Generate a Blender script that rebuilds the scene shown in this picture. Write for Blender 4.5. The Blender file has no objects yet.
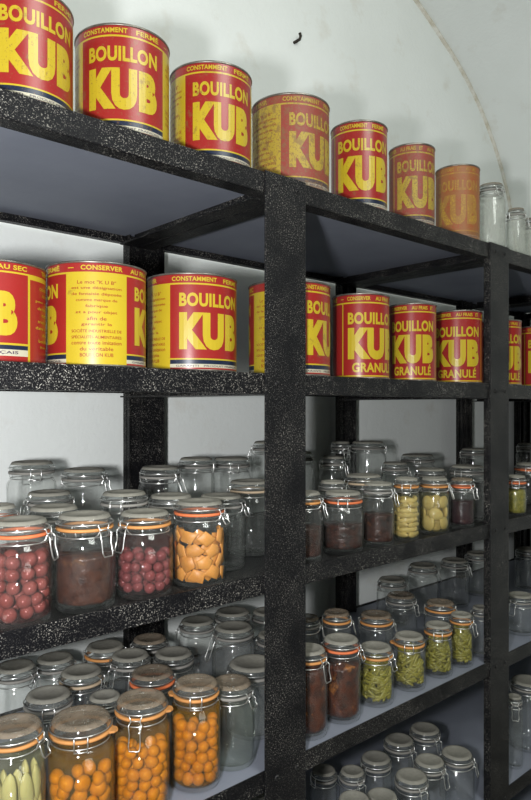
import bpy, bmesh, math, random
from mathutils import Vector, Matrix
PI = math.pi
R_ = math.radians
random.seed(7)
C = bpy.context.scene.collection
EYE = 1.55                       # lens height above the floor
SA, CA = 0.6712, 0.7413          # the lens looks 42 degrees to the right of the rack's depth direction
LEVEL = {1: EYE + .475, 2: EYE + .070, 3: EYE - .333, 4: EYE - .730, 5: EYE - 1.130, 6: EYE - 1.48}

# ------------------------------------------------------------------ materials
def new_mat(name):
    m = bpy.data.materials.new(name); m.use_nodes = True
    nt = m.node_tree
    for n in list(nt.nodes): nt.nodes.remove(n)
    out = nt.nodes.new('ShaderNodeOutputMaterial')
    return m, nt, out

def N(nt, typ, **kw):
    n = nt.nodes.new(typ)
    for k, v in kw.items():
        if k in n.inputs: n.inputs[k].default_value = v
        else: setattr(n, k, v)
    return n

def rgba(c): return (c[0], c[1], c[2], 1)

def ramp(nt, fac, stops):
    r = nt.nodes.new('ShaderNodeValToRGB')
    while len(r.color_ramp.elements) < len(stops): r.color_ramp.elements.new(.5)
    for e, (p, c) in zip(r.color_ramp.elements, stops):
        e.position = p; e.color = rgba(c) if len(c) == 3 else c
    nt.links.new(fac, r.inputs[0])
    return r.outputs[0]

def coords(nt, rand=False):
    t = nt.nodes.new('ShaderNodeTexCoord')
    if not rand: return t.outputs['Object']
    o = nt.nodes.new('ShaderNodeObjectInfo')
    a = N(nt, 'ShaderNodeVectorMath', operation='ADD')
    s = N(nt, 'ShaderNodeMath', operation='MULTIPLY'); s.inputs[1].default_value = 37.0
    nt.links.new(o.outputs['Random'], s.inputs[0])
    nt.links.new(t.outputs['Object'], a.inputs[0]); nt.links.new(s.outputs[0], a.inputs[1])
    return a.outputs[0]

def noise(nt, vec, scale, detail=3, rough=.55):
    n = N(nt, 'ShaderNodeTexNoise', Scale=scale, Detail=detail, Roughness=rough)
    nt.links.new(vec, n.inputs['Vector'])
    return n.outputs['Fac']

def mixc(nt, fac, a, b, blend='MIX'):
    m = nt.nodes.new('ShaderNodeMix'); m.data_type = 'RGBA'; m.blend_type = blend
    for i, v in ((0, fac), (6, a), (7, b)):
        if isinstance(v, (int, float)): m.inputs[i].default_value = v
        elif isinstance(v, tuple): m.inputs[i].default_value = rgba(v)
        else: nt.links.new(v, m.inputs[i])
    return m.outputs[2]

def principled(nt, out, color, rough=.5, metal=0., spec=.5, bump=None, bump_s=.2, bump_d=.002):
    p = N(nt, 'ShaderNodeBsdfPrincipled', Metallic=metal)
    p.inputs['Specular IOR Level'].default_value = spec
    if isinstance(rough, (int, float)): p.inputs['Roughness'].default_value = rough
    else: nt.links.new(rough, p.inputs['Roughness'])
    if isinstance(color, tuple): p.inputs['Base Color'].default_value = rgba(color)
    else: nt.links.new(color, p.inputs['Base Color'])
    if bump is not None:
        b = N(nt, 'ShaderNodeBump', Strength=bump_s, Distance=bump_d)
        nt.links.new(bump, b.inputs['Height']); nt.links.new(b.outputs[0], p.inputs['Normal'])
    nt.links.new(p.outputs[0], out.inputs[0])
    return p

def mat_plaster():
    m, nt, out = new_mat('limewashed plaster'); v = coords(nt)
    big = noise(nt, v, 1.3, 4); mid = noise(nt, v, 6, 5, .6); fine = noise(nt, v, 60, 4, .6)
    c = ramp(nt, big, [(.3, (.76, .785, .755)), (.7, (.85, .875, .85))])
    st = ramp(nt, mid, [(.57, (0, 0, 0)), (.72, (1, 1, 1))])
    s2 = N(nt, 'ShaderNodeMath', operation='MULTIPLY'); s2.inputs[1].default_value = .30
    nt.links.new(st, s2.inputs[0])
    c = mixc(nt, s2.outputs[0], c, (.55, .48, .37))
    principled(nt, out, c, .92, 0, .15, fine, .35, .004)
    return m

def mat_stain():
    m, nt, out = new_mat('damp brown stain'); v = coords(nt)
    n = noise(nt, v, 22, 4, .65)
    c = ramp(nt, n, [(.35, (.56, .51, .40)), (.65, (.76, .75, .69))])
    principled(nt, out, c, .95, 0, .1)
    return m

def mat_speckled():
    m, nt, out = new_mat('speckled black paint'); v = coords(nt)
    n = noise(nt, v, 390, 2, .6); patch = noise(nt, v, 9, 4, .65)
    w = noise(nt, v, 900, 2)
    f = ramp(nt, n, [(.585, (0, 0, 0)), (.66, (1, 1, 1))])
    pf = ramp(nt, patch, [(.38, (.08, .08, .08)), (.68, (.95, .95, .95))])
    mul = N(nt, 'ShaderNodeMath', operation='MULTIPLY')
    nt.links.new(f, mul.inputs[0]); nt.links.new(pf, mul.inputs[1])
    c = mixc(nt, mul.outputs[0], (.0045, .0045, .0055), (.44, .415, .37))
    add = N(nt, 'ShaderNodeMath', operation='ADD'); nt.links.new(n, add.inputs[0]); nt.links.new(w, add.inputs[1])
    principled(nt, out, c, .33, 0, .17, add.outputs[0], .6, .0012)
    return m

def mat_panel():
    m, nt, out = new_mat('blue grey sheet steel'); v = coords(nt)
    n = noise(nt, v, 5, 4); s = noise(nt, v, 120, 2)
    c = ramp(nt, n, [(.3, (.205, .222, .268)), (.7, (.25, .268, .318))])
    principled(nt, out, c, .5, 0, .4, s, .1, .001)
    return m

def mat_floor():
    m, nt, out = new_mat('worn concrete'); v = coords(nt)
    n = noise(nt, v, 3, 6, .65)
    c = ramp(nt, n, [(.3, (.22, .21, .19)), (.7, (.36, .34, .31))])
    principled(nt, out, c, .85, 0, .2, n, .3, .01)
    return m

_paint = {}
def mat_paint(name, col, wear):
    key = (name, wear)
    if key in _paint: return _paint[key]
    m, nt, out = new_mat(name + (' worn' if wear else '')); v = coords(nt, True)
    n1 = noise(nt, v, 45, 5, .7); n2 = noise(nt, v, 260, 3, .7); n3 = noise(nt, v, 9, 3)
    lo = {0: .66, 1: .585, 2: .52, 3: .44}[wear]
    f = ramp(nt, n1, [(lo, (0, 0, 0)), (lo + .09, (1, 1, 1))])
    f2 = ramp(nt, n2, [(lo + .02, (0, 0, 0)), (lo + .07, (1, 1, 1))])
    mx = N(nt, 'ShaderNodeMath', operation='MAXIMUM'); nt.links.new(f, mx.inputs[0]); nt.links.new(f2, mx.inputs[1])
    ml = N(nt, 'ShaderNodeMath', operation='MULTIPLY'); ml.inputs[1].default_value = {0: .5, 1: .6, 2: .7, 3: .75}[wear]
    nt.links.new(mx.outputs[0], ml.inputs[0])
    base = mixc(nt, n3, tuple(x * .86 for x in col), tuple(min(1, x * 1.1) for x in col))
    c = mixc(nt, ml.outputs[0], base, (.17, .085, .03))
    if wear >= 2: c = mixc(nt, .30 if wear == 2 else .42, c, (.15, .085, .05) if wear == 2 else (.34, .13, .03))
    principled(nt, out, c, .33 if wear < 2 else .55, 0, .45, n2, .08, .0006)
    _paint[key] = m
    return m

def mat_simple(name, col, rough=.5, metal=0., spec=.5, var=0., scale=40):
    m, nt, out = new_mat(name)
    if var:
        v = coords(nt, True); n = noise(nt, v, scale, 4)
        c = ramp(nt, n, [(.3, tuple(x * (1 - var) for x in col)), (.7, tuple(min(1, x * (1 + var)) for x in col))])
        principled(nt, out, c, rough, metal, spec)
    else:
        principled(nt, out, col, rough, metal, spec)
    return m

def schlick(nt, f0=.04, gain=1.):
    """mirror share of thin glass, the same from either side of the wall"""
    lw = N(nt, 'ShaderNodeLayerWeight', Blend=.5)
    p = N(nt, 'ShaderNodeMath', operation='POWER'); p.inputs[1].default_value = 5.5
    nt.links.new(lw.outputs['Facing'], p.inputs[0])
    m = N(nt, 'ShaderNodeMath', operation='MULTIPLY_ADD'); m.inputs[1].default_value = .55 * gain; m.inputs[2].default_value = f0 * gain
    nt.links.new(p.outputs[0], m.inputs[0])
    return m.outputs[0]

def mat_glass(name, centre=(.988, .992, .989), edge=(.60, .63, .61), haze=.017, hazecol=(.50, .51, .49), refl=1.0):
    """thin clear glass: sees through, reflects by Fresnel, greyer where the wall is seen edge on, a little dust"""
    m, nt, out = new_mat(name); v = coords(nt, True)
    lw = N(nt, 'ShaderNodeLayerWeight', Blend=.5)
    tint = ramp(nt, lw.outputs['Facing'], [(.74, centre), (1.0, edge)])
    tr = N(nt, 'ShaderNodeBsdfTransparent'); nt.links.new(tint, tr.inputs[0])
    gl = N(nt, 'ShaderNodeBsdfGlossy', Roughness=.055)
    n = noise(nt, v, 55, 2)
    b = N(nt, 'ShaderNodeBump', Strength=.05, Distance=.004); nt.links.new(n, b.inputs['Height'])
    nt.links.new(b.outputs[0], gl.inputs['Normal'])
    mx = nt.nodes.new('ShaderNodeMixShader')
    nt.links.new(schlick(nt, .035, refl), mx.inputs[0]); nt.links.new(tr.outputs[0], mx.inputs[1]); nt.links.new(gl.outputs[0], mx.inputs[2])
    df = N(nt, 'ShaderNodeBsdfDiffuse', Color=rgba(hazecol))
    dn = noise(nt, v, 30, 4, .6)
    dr = ramp(nt, dn, [(.3, (haze * .4,) * 3), (.75, (haze * 1.7,) * 3)])
    m2 = nt.nodes.new('ShaderNodeMixShader')
    nt.links.new(dr, m2.inputs[0]); nt.links.new(mx.outputs[0], m2.inputs[1]); nt.links.new(df.outputs[0], m2.inputs[2])
    nt.links.new(m2.outputs[0], out.inputs[0])
    return m

def mat_dust_lid(name, lo, hi, col):
    """glass lid with a coat of settled dust; lo..hi is how dense the coat is"""
    m, nt, out = new_mat(name); v = coords(nt, True)
    tr = N(nt, 'ShaderNodeBsdfTransparent', Color=(.80, .82, .80, 1))
    gl = N(nt, 'ShaderNodeBsdfGlossy', Roughness=.12)
    mx = nt.nodes.new('ShaderNodeMixShader')
    nt.links.new(schlick(nt), mx.inputs[0]); nt.links.new(tr.outputs[0], mx.inputs[1]); nt.links.new(gl.outputs[0], mx.inputs[2])
    n = noise(nt, v, 45, 5, .6); nc = noise(nt, v, 120, 3)
    c = mixc(nt, nc, tuple(x * .8 for x in col), tuple(x * 1.2 for x in col))
    df = nt.nodes.new('ShaderNodeBsdfDiffuse'); nt.links.new(c, df.inputs[0])
    d = ramp(nt, n, [(.3, (lo,) * 3), (.7, (hi,) * 3)])
    m2 = nt.nodes.new('ShaderNodeMixShader')
    nt.links.new(d, m2.inputs[0]); nt.links.new(mx.outputs[0], m2.inputs[1]); nt.links.new(df.outputs[0], m2.inputs[2])
    nt.links.new(m2.outputs[0], out.inputs[0])
    return m

def mat_liquid(name, col, cloud=.2, body=None):
    """tinted juice, a little cloudy"""
    m, nt, out = new_mat(name)
    tr = N(nt, 'ShaderNodeBsdfTransparent', Color=rgba(col))
    gl = N(nt, 'ShaderNodeBsdfGlossy', Roughness=.05)
    mx = nt.nodes.new('ShaderNodeMixShader'); mx.inputs[0].default_value = .02
    nt.links.new(tr.outputs[0], mx.inputs[1]); nt.links.new(gl.outputs[0], mx.inputs[2])
    df = N(nt, 'ShaderNodeBsdfDiffuse', Color=rgba(body or col))
    m2 = nt.nodes.new('ShaderNodeMixShader')
    lw = N(nt, 'ShaderNodeLayerWeight', Blend=.5)
    f = ramp(nt, lw.outputs['Facing'], [(.3, (cloud * .6,) * 3), (1.0, (min(1, cloud * 2.2),) * 3)])
    nt.links.new(f, m2.inputs[0]); nt.links.new(mx.outputs[0], m2.inputs[1]); nt.links.new(df.outputs[0], m2.inputs[2])
    nt.links.new(m2.outputs[0], out.inputs[0])
    return m

def mat_fruit(name, a, b, rough=.35, spec=.4):
    m, nt, out = new_mat(name); v = coords(nt, True)
    o = nt.nodes.new('ShaderNodeObjectInfo')
    n = noise(nt, v, 70, 3)
    c0 = mixc(nt, o.outputs['Random'], a, b)
    c = mixc(nt, n, c0, tuple(min(1, x * 1.25 + .01) for x in b))
    p = principled(nt, out, c, rough, 0, spec, n, .15, .001)
    p.inputs['Subsurface Weight'].default_value = .12
    p.inputs['Subsurface Radius'].default_value = (.006, .003, .001)
    return m

def mat_preserve(name, dark, mid, bright, t=.62, scale=55):
    m, nt, out = new_mat(name); v = coords(nt, True)
    n = noise(nt, v, scale, 4, .6); n2 = noise(nt, v, scale * .55, 3, .6)
    c = ramp(nt, n, [(.35, dark), (.6, mid)])
    f = ramp(nt, n2, [(t, (0, 0, 0)), (t + .1, (1, 1, 1))])
    c = mixc(nt, f, c, bright)
    principled(nt, out, c, .3, 0, .25, n, .4, .004)
    return m

M = dict(
    plaster=mat_plaster(), stain=mat_stain(), black=mat_speckled(), panel=mat_panel(), floor=mat_floor(),
    tin=mat_simple('dull tinplate', (.20, .185, .16), .4, .8, .5, .35, 60),
    tin_light=mat_simple('grey tinplate', (.42, .41, .38), .38, .85, .5, .25, 60),
    bolt=mat_simple('worn bolt steel', (.10, .10, .10), .35, .7, .5, .3, 90),
    steel=mat_simple('wire steel', (.68, .68, .66), .28, .9, .5),
    glass=mat_glass('clear jar glass'),
    glass_green=mat_glass('greenish jar glass', (.97, .982, .962), (.54, .60, .54), .02),
    glass_dusty=mat_glass('dusty jar glass', (.98, .984, .98), (.60, .63, .61), .05),
    glass_frost=mat_glass('frosted old jar glass', (.97, .975, .965), (.62, .65, .62), .26, (.52, .54, .49)),
    lid_dust=mat_dust_lid('dust coated lid glass', .82, .97, (.245, .235, .20)),
    lid_film=mat_dust_lid('filmed lid glass', .42, .78, (.25, .20, .148)),
    lid_side=mat_glass('lid edge glass', (.94, .95, .945), (.55, .58, .56), .05),
    rub_orange=mat_simple('orange rubber', (.52, .235, .075), .6, 0, .3, .12),
    rub_red=mat_simple('coral red rubber', (.62, .16, .06), .6, 0, .3, .12),
    rub_pale=mat_simple('faded tan rubber', (.40, .31, .21), .7, 0, .3, .12),
    rub_grey=mat_simple('grey rubber', (.22, .21, .19), .7, 0, .3, .12),
    iron=mat_simple('rusty iron', (.035, .028, .022), .7, .4, .4, .3, 80),
    label_dark=mat_simple('dark print', (.05, .03, .06), .5),
)
COL = dict(red=(.245, .014, .012), yellow=(.41, .30, .016), blue=(.008, .014, .034), white=(.40, .375, .28))

# ------------------------------------------------------------------ mesh helpers
def link(name, me, parent=None, mats=None):
    o = bpy.data.objects.new(name, me); C.objects.link(o)
    if parent is not None: o.parent = parent
    if mats:
        for m in (mats if isinstance(mats, (list, tuple)) else [mats]): me.materials.append(m)
    return o

def tag(o, label=None, cat=None, group=None, kind=None):
    if label: o['label'] = label
    if cat: o['category'] = cat
    if group: o['group'] = group
    if kind: o['kind'] = kind
    return o

def root(name, loc, rz=0.):
    o = bpy.data.objects.new(name, None); C.objects.link(o)
    o.empty_display_size = .03
    o.location = loc; o.rotation_euler = (0, 0, rz)
    return o

class MB:
    """collects vertices and faces of ONE mesh"""
    def __init__(s): s.v = []; s.f = []; s.m = []; s.sm = []
    def add(s, vs, fs, mat=0, smooth=False):
        k = len(s.v); s.v += [tuple(p) for p in vs]
        for f in fs:
            s.f.append(tuple(i + k for i in f)); s.m.append(mat); s.sm.append(smooth)
    def box(s, x0, x1, y0, y1, z0, z1, mat=0):
        vs = [(x, y, z) for x in (x0, x1) for y in (y0, y1) for z in (z0, z1)]
        s.add(vs, [(0, 1, 3, 2), (4, 6, 7, 5), (0, 4, 5, 1), (2, 3, 7, 6), (0, 2, 6, 4), (1, 5, 7, 3)], mat)
    def lathe(s, prof, seg=36, mats=None, closed=False, smooth=True):
        """prof: list of (r, z); mats: material index per profile segment"""
        vs, fs, ms = [], [], []
        idx = []
        for (r, z) in prof:
            if r < 1e-6:
                idx.append([len(vs)] * seg); vs.append((0, 0, z))
            else:
                idx.append(list(range(len(vs), len(vs) + seg)))
                vs += [(r * math.cos(2 * PI * i / seg), r * math.sin(2 * PI * i / seg), z) for i in range(seg)]
        n = len(prof)
        for j in range(n if closed else n - 1):
            a, b = idx[j], idx[(j + 1) % n]
            for i in range(seg):
                k = (i + 1) % seg
                q = []
                for t in (a[i], a[k], b[k], b[i]):
                    if t not in q: q.append(t)
                if len(q) > 2: fs.append(tuple(q)); ms.append(mats[j] if mats else 0)
        k0 = len(s.v); s.v += vs
        for f, m in zip(fs, ms):
            s.f.append(tuple(i + k0 for i in f)); s.m.append(m); s.sm.append(smooth)
    def tube(s, pts, r, seg=6, closed=False, mat=0):
        pts = [Vector(p) for p in pts]; n = len(pts); rings = []
        prev = None
        for i, p in enumerate(pts):
            if closed: d = pts[(i + 1) % n] - pts[i - 1]
            else: d = pts[min(i + 1, n - 1)] - pts[max(i - 1, 0)]
            d.normalize()
            if prev is None:
                up = Vector((0, 0, 1)) if abs(d.z) < .8 else Vector((1, 0, 0))
                a = d.cross(up).normalized()
            else:
                a = (prev - d * prev.dot(d)).normalized()
            prev = a; b = d.cross(a)
            rings.append([p + (a * math.cos(2 * PI * k / seg) + b * math.sin(2 * PI * k / seg)) * r for k in range(seg)])
        vs = [q for ring in rings for q in ring]; fs = []
        for i in range(n if closed else n - 1):
            j = (i + 1) % n
            for k in range(seg):
                l = (k + 1) % seg
                fs.append((i * seg + k, i * seg + l, j * seg + l, j * seg + k))
        if not closed:
            fs.append(tuple(range(seg - 1, -1, -1))); fs.append(tuple((n - 1) * seg + k for k in range(seg)))
        s.add(vs, fs, mat, True)
    def mesh(s, name):
        me = bpy.data.meshes.new(name); me.from_pydata(s.v, [], s.f)
        me.polygons.foreach_set('material_index', s.m); me.polygons.foreach_set('use_smooth', s.sm)
        me.update()
        bm = bmesh.new(); bm.from_mesh(me); bmesh.ops.recalc_face_normals(bm, faces=bm.faces); bm.to_mesh(me); bm.free()
        return me
    def build(s, name, mats, parent=None): return link(name, s.mesh(name), parent, mats)

def bevel(o, w=.0015, seg=2):
    b = o.modifiers.new('edge', 'BEVEL'); b.width = w; b.segments = seg; b.limit_method = 'ANGLE'

# ------------------------------------------------------------------ the setting: vaulted store room
YW = 1.66
XR, XL, YF = 3.219, -1.62, -3.4
def vault_profile():
    """basket arch: small springing arcs, one wide crown arc"""
    cx, cz, r = 2.093, EYE + .576, 1.126
    mid = (XR + XL) / 2; t = R_(62)
    Rb = r + (cx - mid) / math.cos(t); bz = cz - (Rb - r) * math.sin(t)
    right = [(cx + r * math.cos(a), cz + r * math.sin(a)) for a in [t * i / 18 for i in range(19)]]
    crown = [(mid + Rb * math.cos(a), bz + Rb * math.sin(a)) for a in [t + (PI / 2 - t) * i / 10 for i in range(1, 11)]]
    half = right + crown
    return half + [(2 * mid - x, z) for x, z in reversed(half[:-1])]
prof = vault_profile()
TH = .12
def structure(o): o['kind'] = 'structure'; return o

b = MB()                                                   # lunette end wall behind the rack
n = len(prof)
poly = [(XR, 0)] + prof + [(XL, 0)]
k = len(poly)
b.add([(x, YW, z) for x, z in poly] + [(x, YW + TH, z) for x, z in poly],
      [tuple(range(k)), tuple(range(2 * k - 1, k - 1, -1))] + [(i, (i + 1) % k, k + (i + 1) % k, k + i) for i in range(k)])
wall_back = structure(b.build('wall_back', M['plaster']))
b = MB()
b.add([(x, YF - TH, z) for x, z in poly] + [(x, YF, z) for x, z in poly],
      [tuple(range(k)), tuple(range(2 * k - 1, k - 1, -1))] + [(i, (i + 1) % k, k + (i + 1) % k, k + i) for i in range(k)])
structure(b.build('wall_front', M['plaster']))
b = MB()
mid = (XR + XL) / 2
def outer(p):
    v = Vector((p[0] - mid, p[1] - (EYE - .6))); v.normalize(); return (p[0] + v.x * TH, p[1] + v.y * TH)
vs = [(x, y, z) for x, z in prof for y in (YF, YW)] + [(outer(p)[0], y, outer(p)[1]) for p in prof for y in (YF, YW)]
fs = []
for i in range(n - 1):
    fs.append((2 * i, 2 * i + 1, 2 * i + 3, 2 * i + 2)); o_ = 2 * n
    fs.append((o_ + 2 * i, o_ + 2 * i + 2, o_ + 2 * i + 3, o_ + 2 * i + 1))
b.add(vs, fs, 0, True)
structure(b.build('ceiling', M['plaster']))
zs = prof[0][1]
b = MB(); b.box(XR, XR + TH, YF, YW, 0, zs); structure(b.build('wall_right', M['plaster']))
b = MB(); b.box(XL - TH, XL, YF, YW, 0, zs); structure(b.build('wall_left', M['plaster']))
b = MB(); b.box(XL - TH, XR + TH, YF - TH, YW + TH, -.1, 0); structure(b.build('floor', M['floor']))
# damp line where the end wall meets the vault
b = MB()
arc = [(x, z) for x, z in prof[:22]]
b.tube([(x - .004, YW + .004, z - .004) for x, z in arc], .014, 8)
structure(b.build('trim_1', M['stain']))

# hook in the wall
hx, hz = 1.635, EYE + 1.272
b = MB()
b.tube([(hx, YW + .01, hz - .010), (hx + .001, YW - .012, hz - .010), (hx + .008, YW - .020, hz - .004), (hx + .011, YW - .022, hz + .008), (hx + .009, YW - .020, hz + .018)], .0050, 8)
tag(b.build('wall_hook', M['iron']), 'small rusty iron hook driven into the bare plaster wall above the cans', 'hook')

# ------------------------------------------------------------------ the rack
YB = 1.0                                          # front plane
rack = root('storage_rack', (0, 0, 0))
tag(rack, 'tall black speckled steel storage rack carrying all the cans and jars', 'shelving rack')
PX = [(.035, .150), (.9055, 1.021), (1.776, 1.8826), (2.6465, 2.755), (3.09, 3.19)]
BX = [(.065, .175), (.942, 1.054), (1.800, 1.877), (2.580, 2.660), (3.09, 3.19)]
LIP = .042
def channel(x0, x1, y0, depth, sgn, zt, left=True):
    """upright: broad flange to the room and a short side flange on either edge"""
    m = MB(); t = .004
    ya, yb = (y0, y0 + t) if sgn > 0 else (y0 - t, y0)
    m.box(x0, x1, ya, yb, 0, zt)
    yc, yd = (yb, yb + depth) if sgn > 0 else (ya - depth, ya)
    if left: m.box(x0, x0 + t, yc, yd, 0, zt)
    m.box(x1 - t, x1, yc, yd, 0, zt)
    return m
for i, (x0, x1) in enumerate(PX):
    bevel(channel(x0, x1, YB, .018, 1, LEVEL[1] + .002, i != 1).build('post', M['black'], rack), .0012)
for i, (x0, x1) in enumerate(BX):
    m = MB(); t = .004; zt = LEVEL[1] - .01
    xm = x0 + (x1 - x0) * .34
    m.box(x0, x1, 1.612, 1.616, 0, zt); m.box(x0, x0 + t, 1.584, 1.612, 0, zt); m.box(x1 - t, x1, 1.584, 1.612, 0, zt)
    m.box(xm, xm + t, 1.584, 1.612, 0, zt)
    m.box(x0, x1, 1.596, 1.600, 0, zt)
    m.build('post', M['black'], rack)
DROP = {1: 0, 2: 0, 3: .012, 4: .006, 5: .006, 6: 0}      # the boards lie a little below the rim of the lips
bays = [(.035, .9635), (.9635, 1.829), (1.829, 2.70), (2.70, 3.19)]
for lv in (1, 2, 3, 4, 5, 6):
    z = LEVEL[lv]
    for (x0, x1) in bays:
        m = MB(); m.box(x0, x1, 1.010, 1.615, z - .007 - DROP[lv], z - .001 - DROP[lv])
        sh = m.build('shelf_board', M['black' if lv == 3 else 'panel'], rack)
        m = MB()
        m.box(x0, x1, 1.0045, 1.0085, z - LIP, z); m.box(x0, x1, 1.0085, 1.044, z - LIP, z - LIP + .004)
        bevel(m.build('front_lip', M['black'], sh), .001)
        m = MB()
        m.box(x0, x1, 1.6165, 1.6205, z - .030, z - .001); m.box(x0, x1, 1.600, 1.6165, z - .030, z - .026)
        m.build('rear_lip', M['black'], sh)
        for xa, s in ((x0, 1), (x1, -1)):
            a, c = sorted((xa + s * .002, xa + s * .006)); d, e = sorted((xa + s * .006, xa + s * .050))
            m = MB(); m.box(a, c, 1.045, 1.583, z - LIP, z - .008 - DROP[lv]); m.box(d, e, 1.045, 1.583, z - LIP, z - LIP + .004)
            m.build('cross_beam', M['black'], sh)
for (x0, x1) in PX[:4]:
    for lv in (1, 2, 3, 4, 5):
        for fx in (.27, .77):
            m = MB(); x = x0 + (x1 - x0) * fx; z = LEVEL[lv] - .021
            m.lathe([(0, .0035), (.0035, .003), (.0055, .0012), (.006, 0)], 12)
            o = m.build('bolt', M['black'], rack); o.location = (x, YB, z); o.rotation_euler = (PI / 2, 0, 0)

# ------------------------------------------------------------------ lettering wrapped on cans
_txt = {}
def text_geo(s, bold):
    """flat lettering as (verts, faces), normalised to a unit box"""
    if (s, bold) in _txt: return _txt[(s, bold)]
    cu = bpy.data.curves.new('letters', 'FONT'); cu.body = s; cu.size = 1; cu.resolution_u = 4
    cu.offset = bold; cu.space_character = 1.0 + bold * 1.6; cu.fill_mode = 'FRONT'
    ob = bpy.data.objects.new('letters', cu); C.objects.link(ob)
    dg = bpy.context.evaluated_depsgraph_get()
    me = bpy.data.meshes.new_from_object(ob.evaluated_get(dg))
    bpy.data.objects.remove(ob); bpy.data.curves.remove(cu)
    bm = bmesh.new(); bm.from_mesh(me); bpy.data.meshes.remove(me)
    bmesh.ops.remove_doubles(bm, verts=bm.verts, dist=1e-5)
    xs = [v.co.x for v in bm.verts]; ys = [v.co.y for v in bm.verts]
    x0, x1, y0, y1 = min(xs), max(xs), min(ys), max(ys)
    for v in bm.verts: v.co = ((v.co.x - x0) / (x1 - x0), (v.co.y - y0) / (y1 - y0), 0)
    cuts = max(10, min(40, int(len(s) * 5)))
    for i in range(1, cuts):
        g = bm.verts[:] + bm.edges[:] + bm.faces[:]
        bmesh.ops.bisect_plane(bm, geom=g, plane_co=(i / cuts, 0, 0), plane_no=(1, 0, 0))
    bm.verts.ensure_lookup_table(); bm.verts.index_update()
    r = ([tuple(v.co) for v in bm.verts], [tuple(v.index for v in f.verts) for f in bm.faces], (x1 - x0) / (y1 - y0))
    bm.free(); _txt[(s, bold)] = r
    return r

def wrap(mb, s, bold, r, H, a_c, a_w, v0, v1, mat, lift=.00035):
    """letters s on the cylinder wall, centred at angle a_c (deg), a_w degrees wide, from v0 (top) to v1 (bottom) of the height"""
    vs, fs, asp = text_geo(s, bold)
    out = []
    for x, y, _ in vs:
        a = R_(a_c + (x - .5) * a_w); z = H * (1 - (v1 + (v0 - v1) * y))
        out.append(((r + lift) * math.cos(a), (r + lift) * math.sin(a), z))
    mb.add(out, fs, mat)

RINGTEXT = [('CONSERVER', 6, 47), ('AU FRAIS', 60, 40), ('ET', 93, 9), ('AU SEC', 127, 33), ('TENIR', 181, 25),
            ('CONSTAMMENT', 246, 57), ('FERMÉ', 300, 31), ('-', 331, 7)]
NOTICE = ['Le mot "K U B"', 'est une désignation', 'de fantaisie déposée', 'comme marque de', 'fabrique', 'et a pour objet', 'afin de',
          'garantir la', 'SOCIÉTÉ INDUSTRIELLE DE', 'SPÉCIALITÉS ALIMENTAIRES', 'contre toute imitation', 'du véritable', 'BOUILLON KUB']
DIRECTIONS = ['CONSERVER', 'AU SEC', 'pour un litre', 'de bouillon', 'mettre', 'trois cubes', 'dans un litre', "d'eau", 'bouillante', 'FRANÇAIS']

def can_cell(kind, a, v, redside):
    """colour slot of the label at angle a (deg) and height v: 0 red 1 yellow 2 blue 3 white"""
    a %= 360
    if v < .105: return 0
    if v < .122: return 1
    side = None
    if kind == 'big':
        if a < 35 or a > 325: side = 1
        elif 145 < a < 215: side = 2
        if side and not (side == 2 and redside): return 1
        if side == 2: return 1 if (a < 148 or a > 212 or v < .155) else 0
        edge = min(abs(a - x) for x in (35, 145, 215, 325))
        if redside: return 0 if (v > .925 or v < .80) else (3 if v > .862 else (2 if v > .82 else 1))
        if v > .965: return 0
        if v > .928: return 3
        if v > .885: return 2
        if v > .868: return 1
        return 0
    edge = min(abs(a - x) for x in (20, 160, 200, 340))
    if kind == 'plain':
        if v > .965: return 0
        if v > .93: return 3
        if v > .885: return 2
        if v > .87: return 1
        return 1 if edge < 1.2 and v > .10 else 0
    if v > .975: return 0
    if v > .958: return 1
    return 1 if edge < 1.3 else 0

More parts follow.
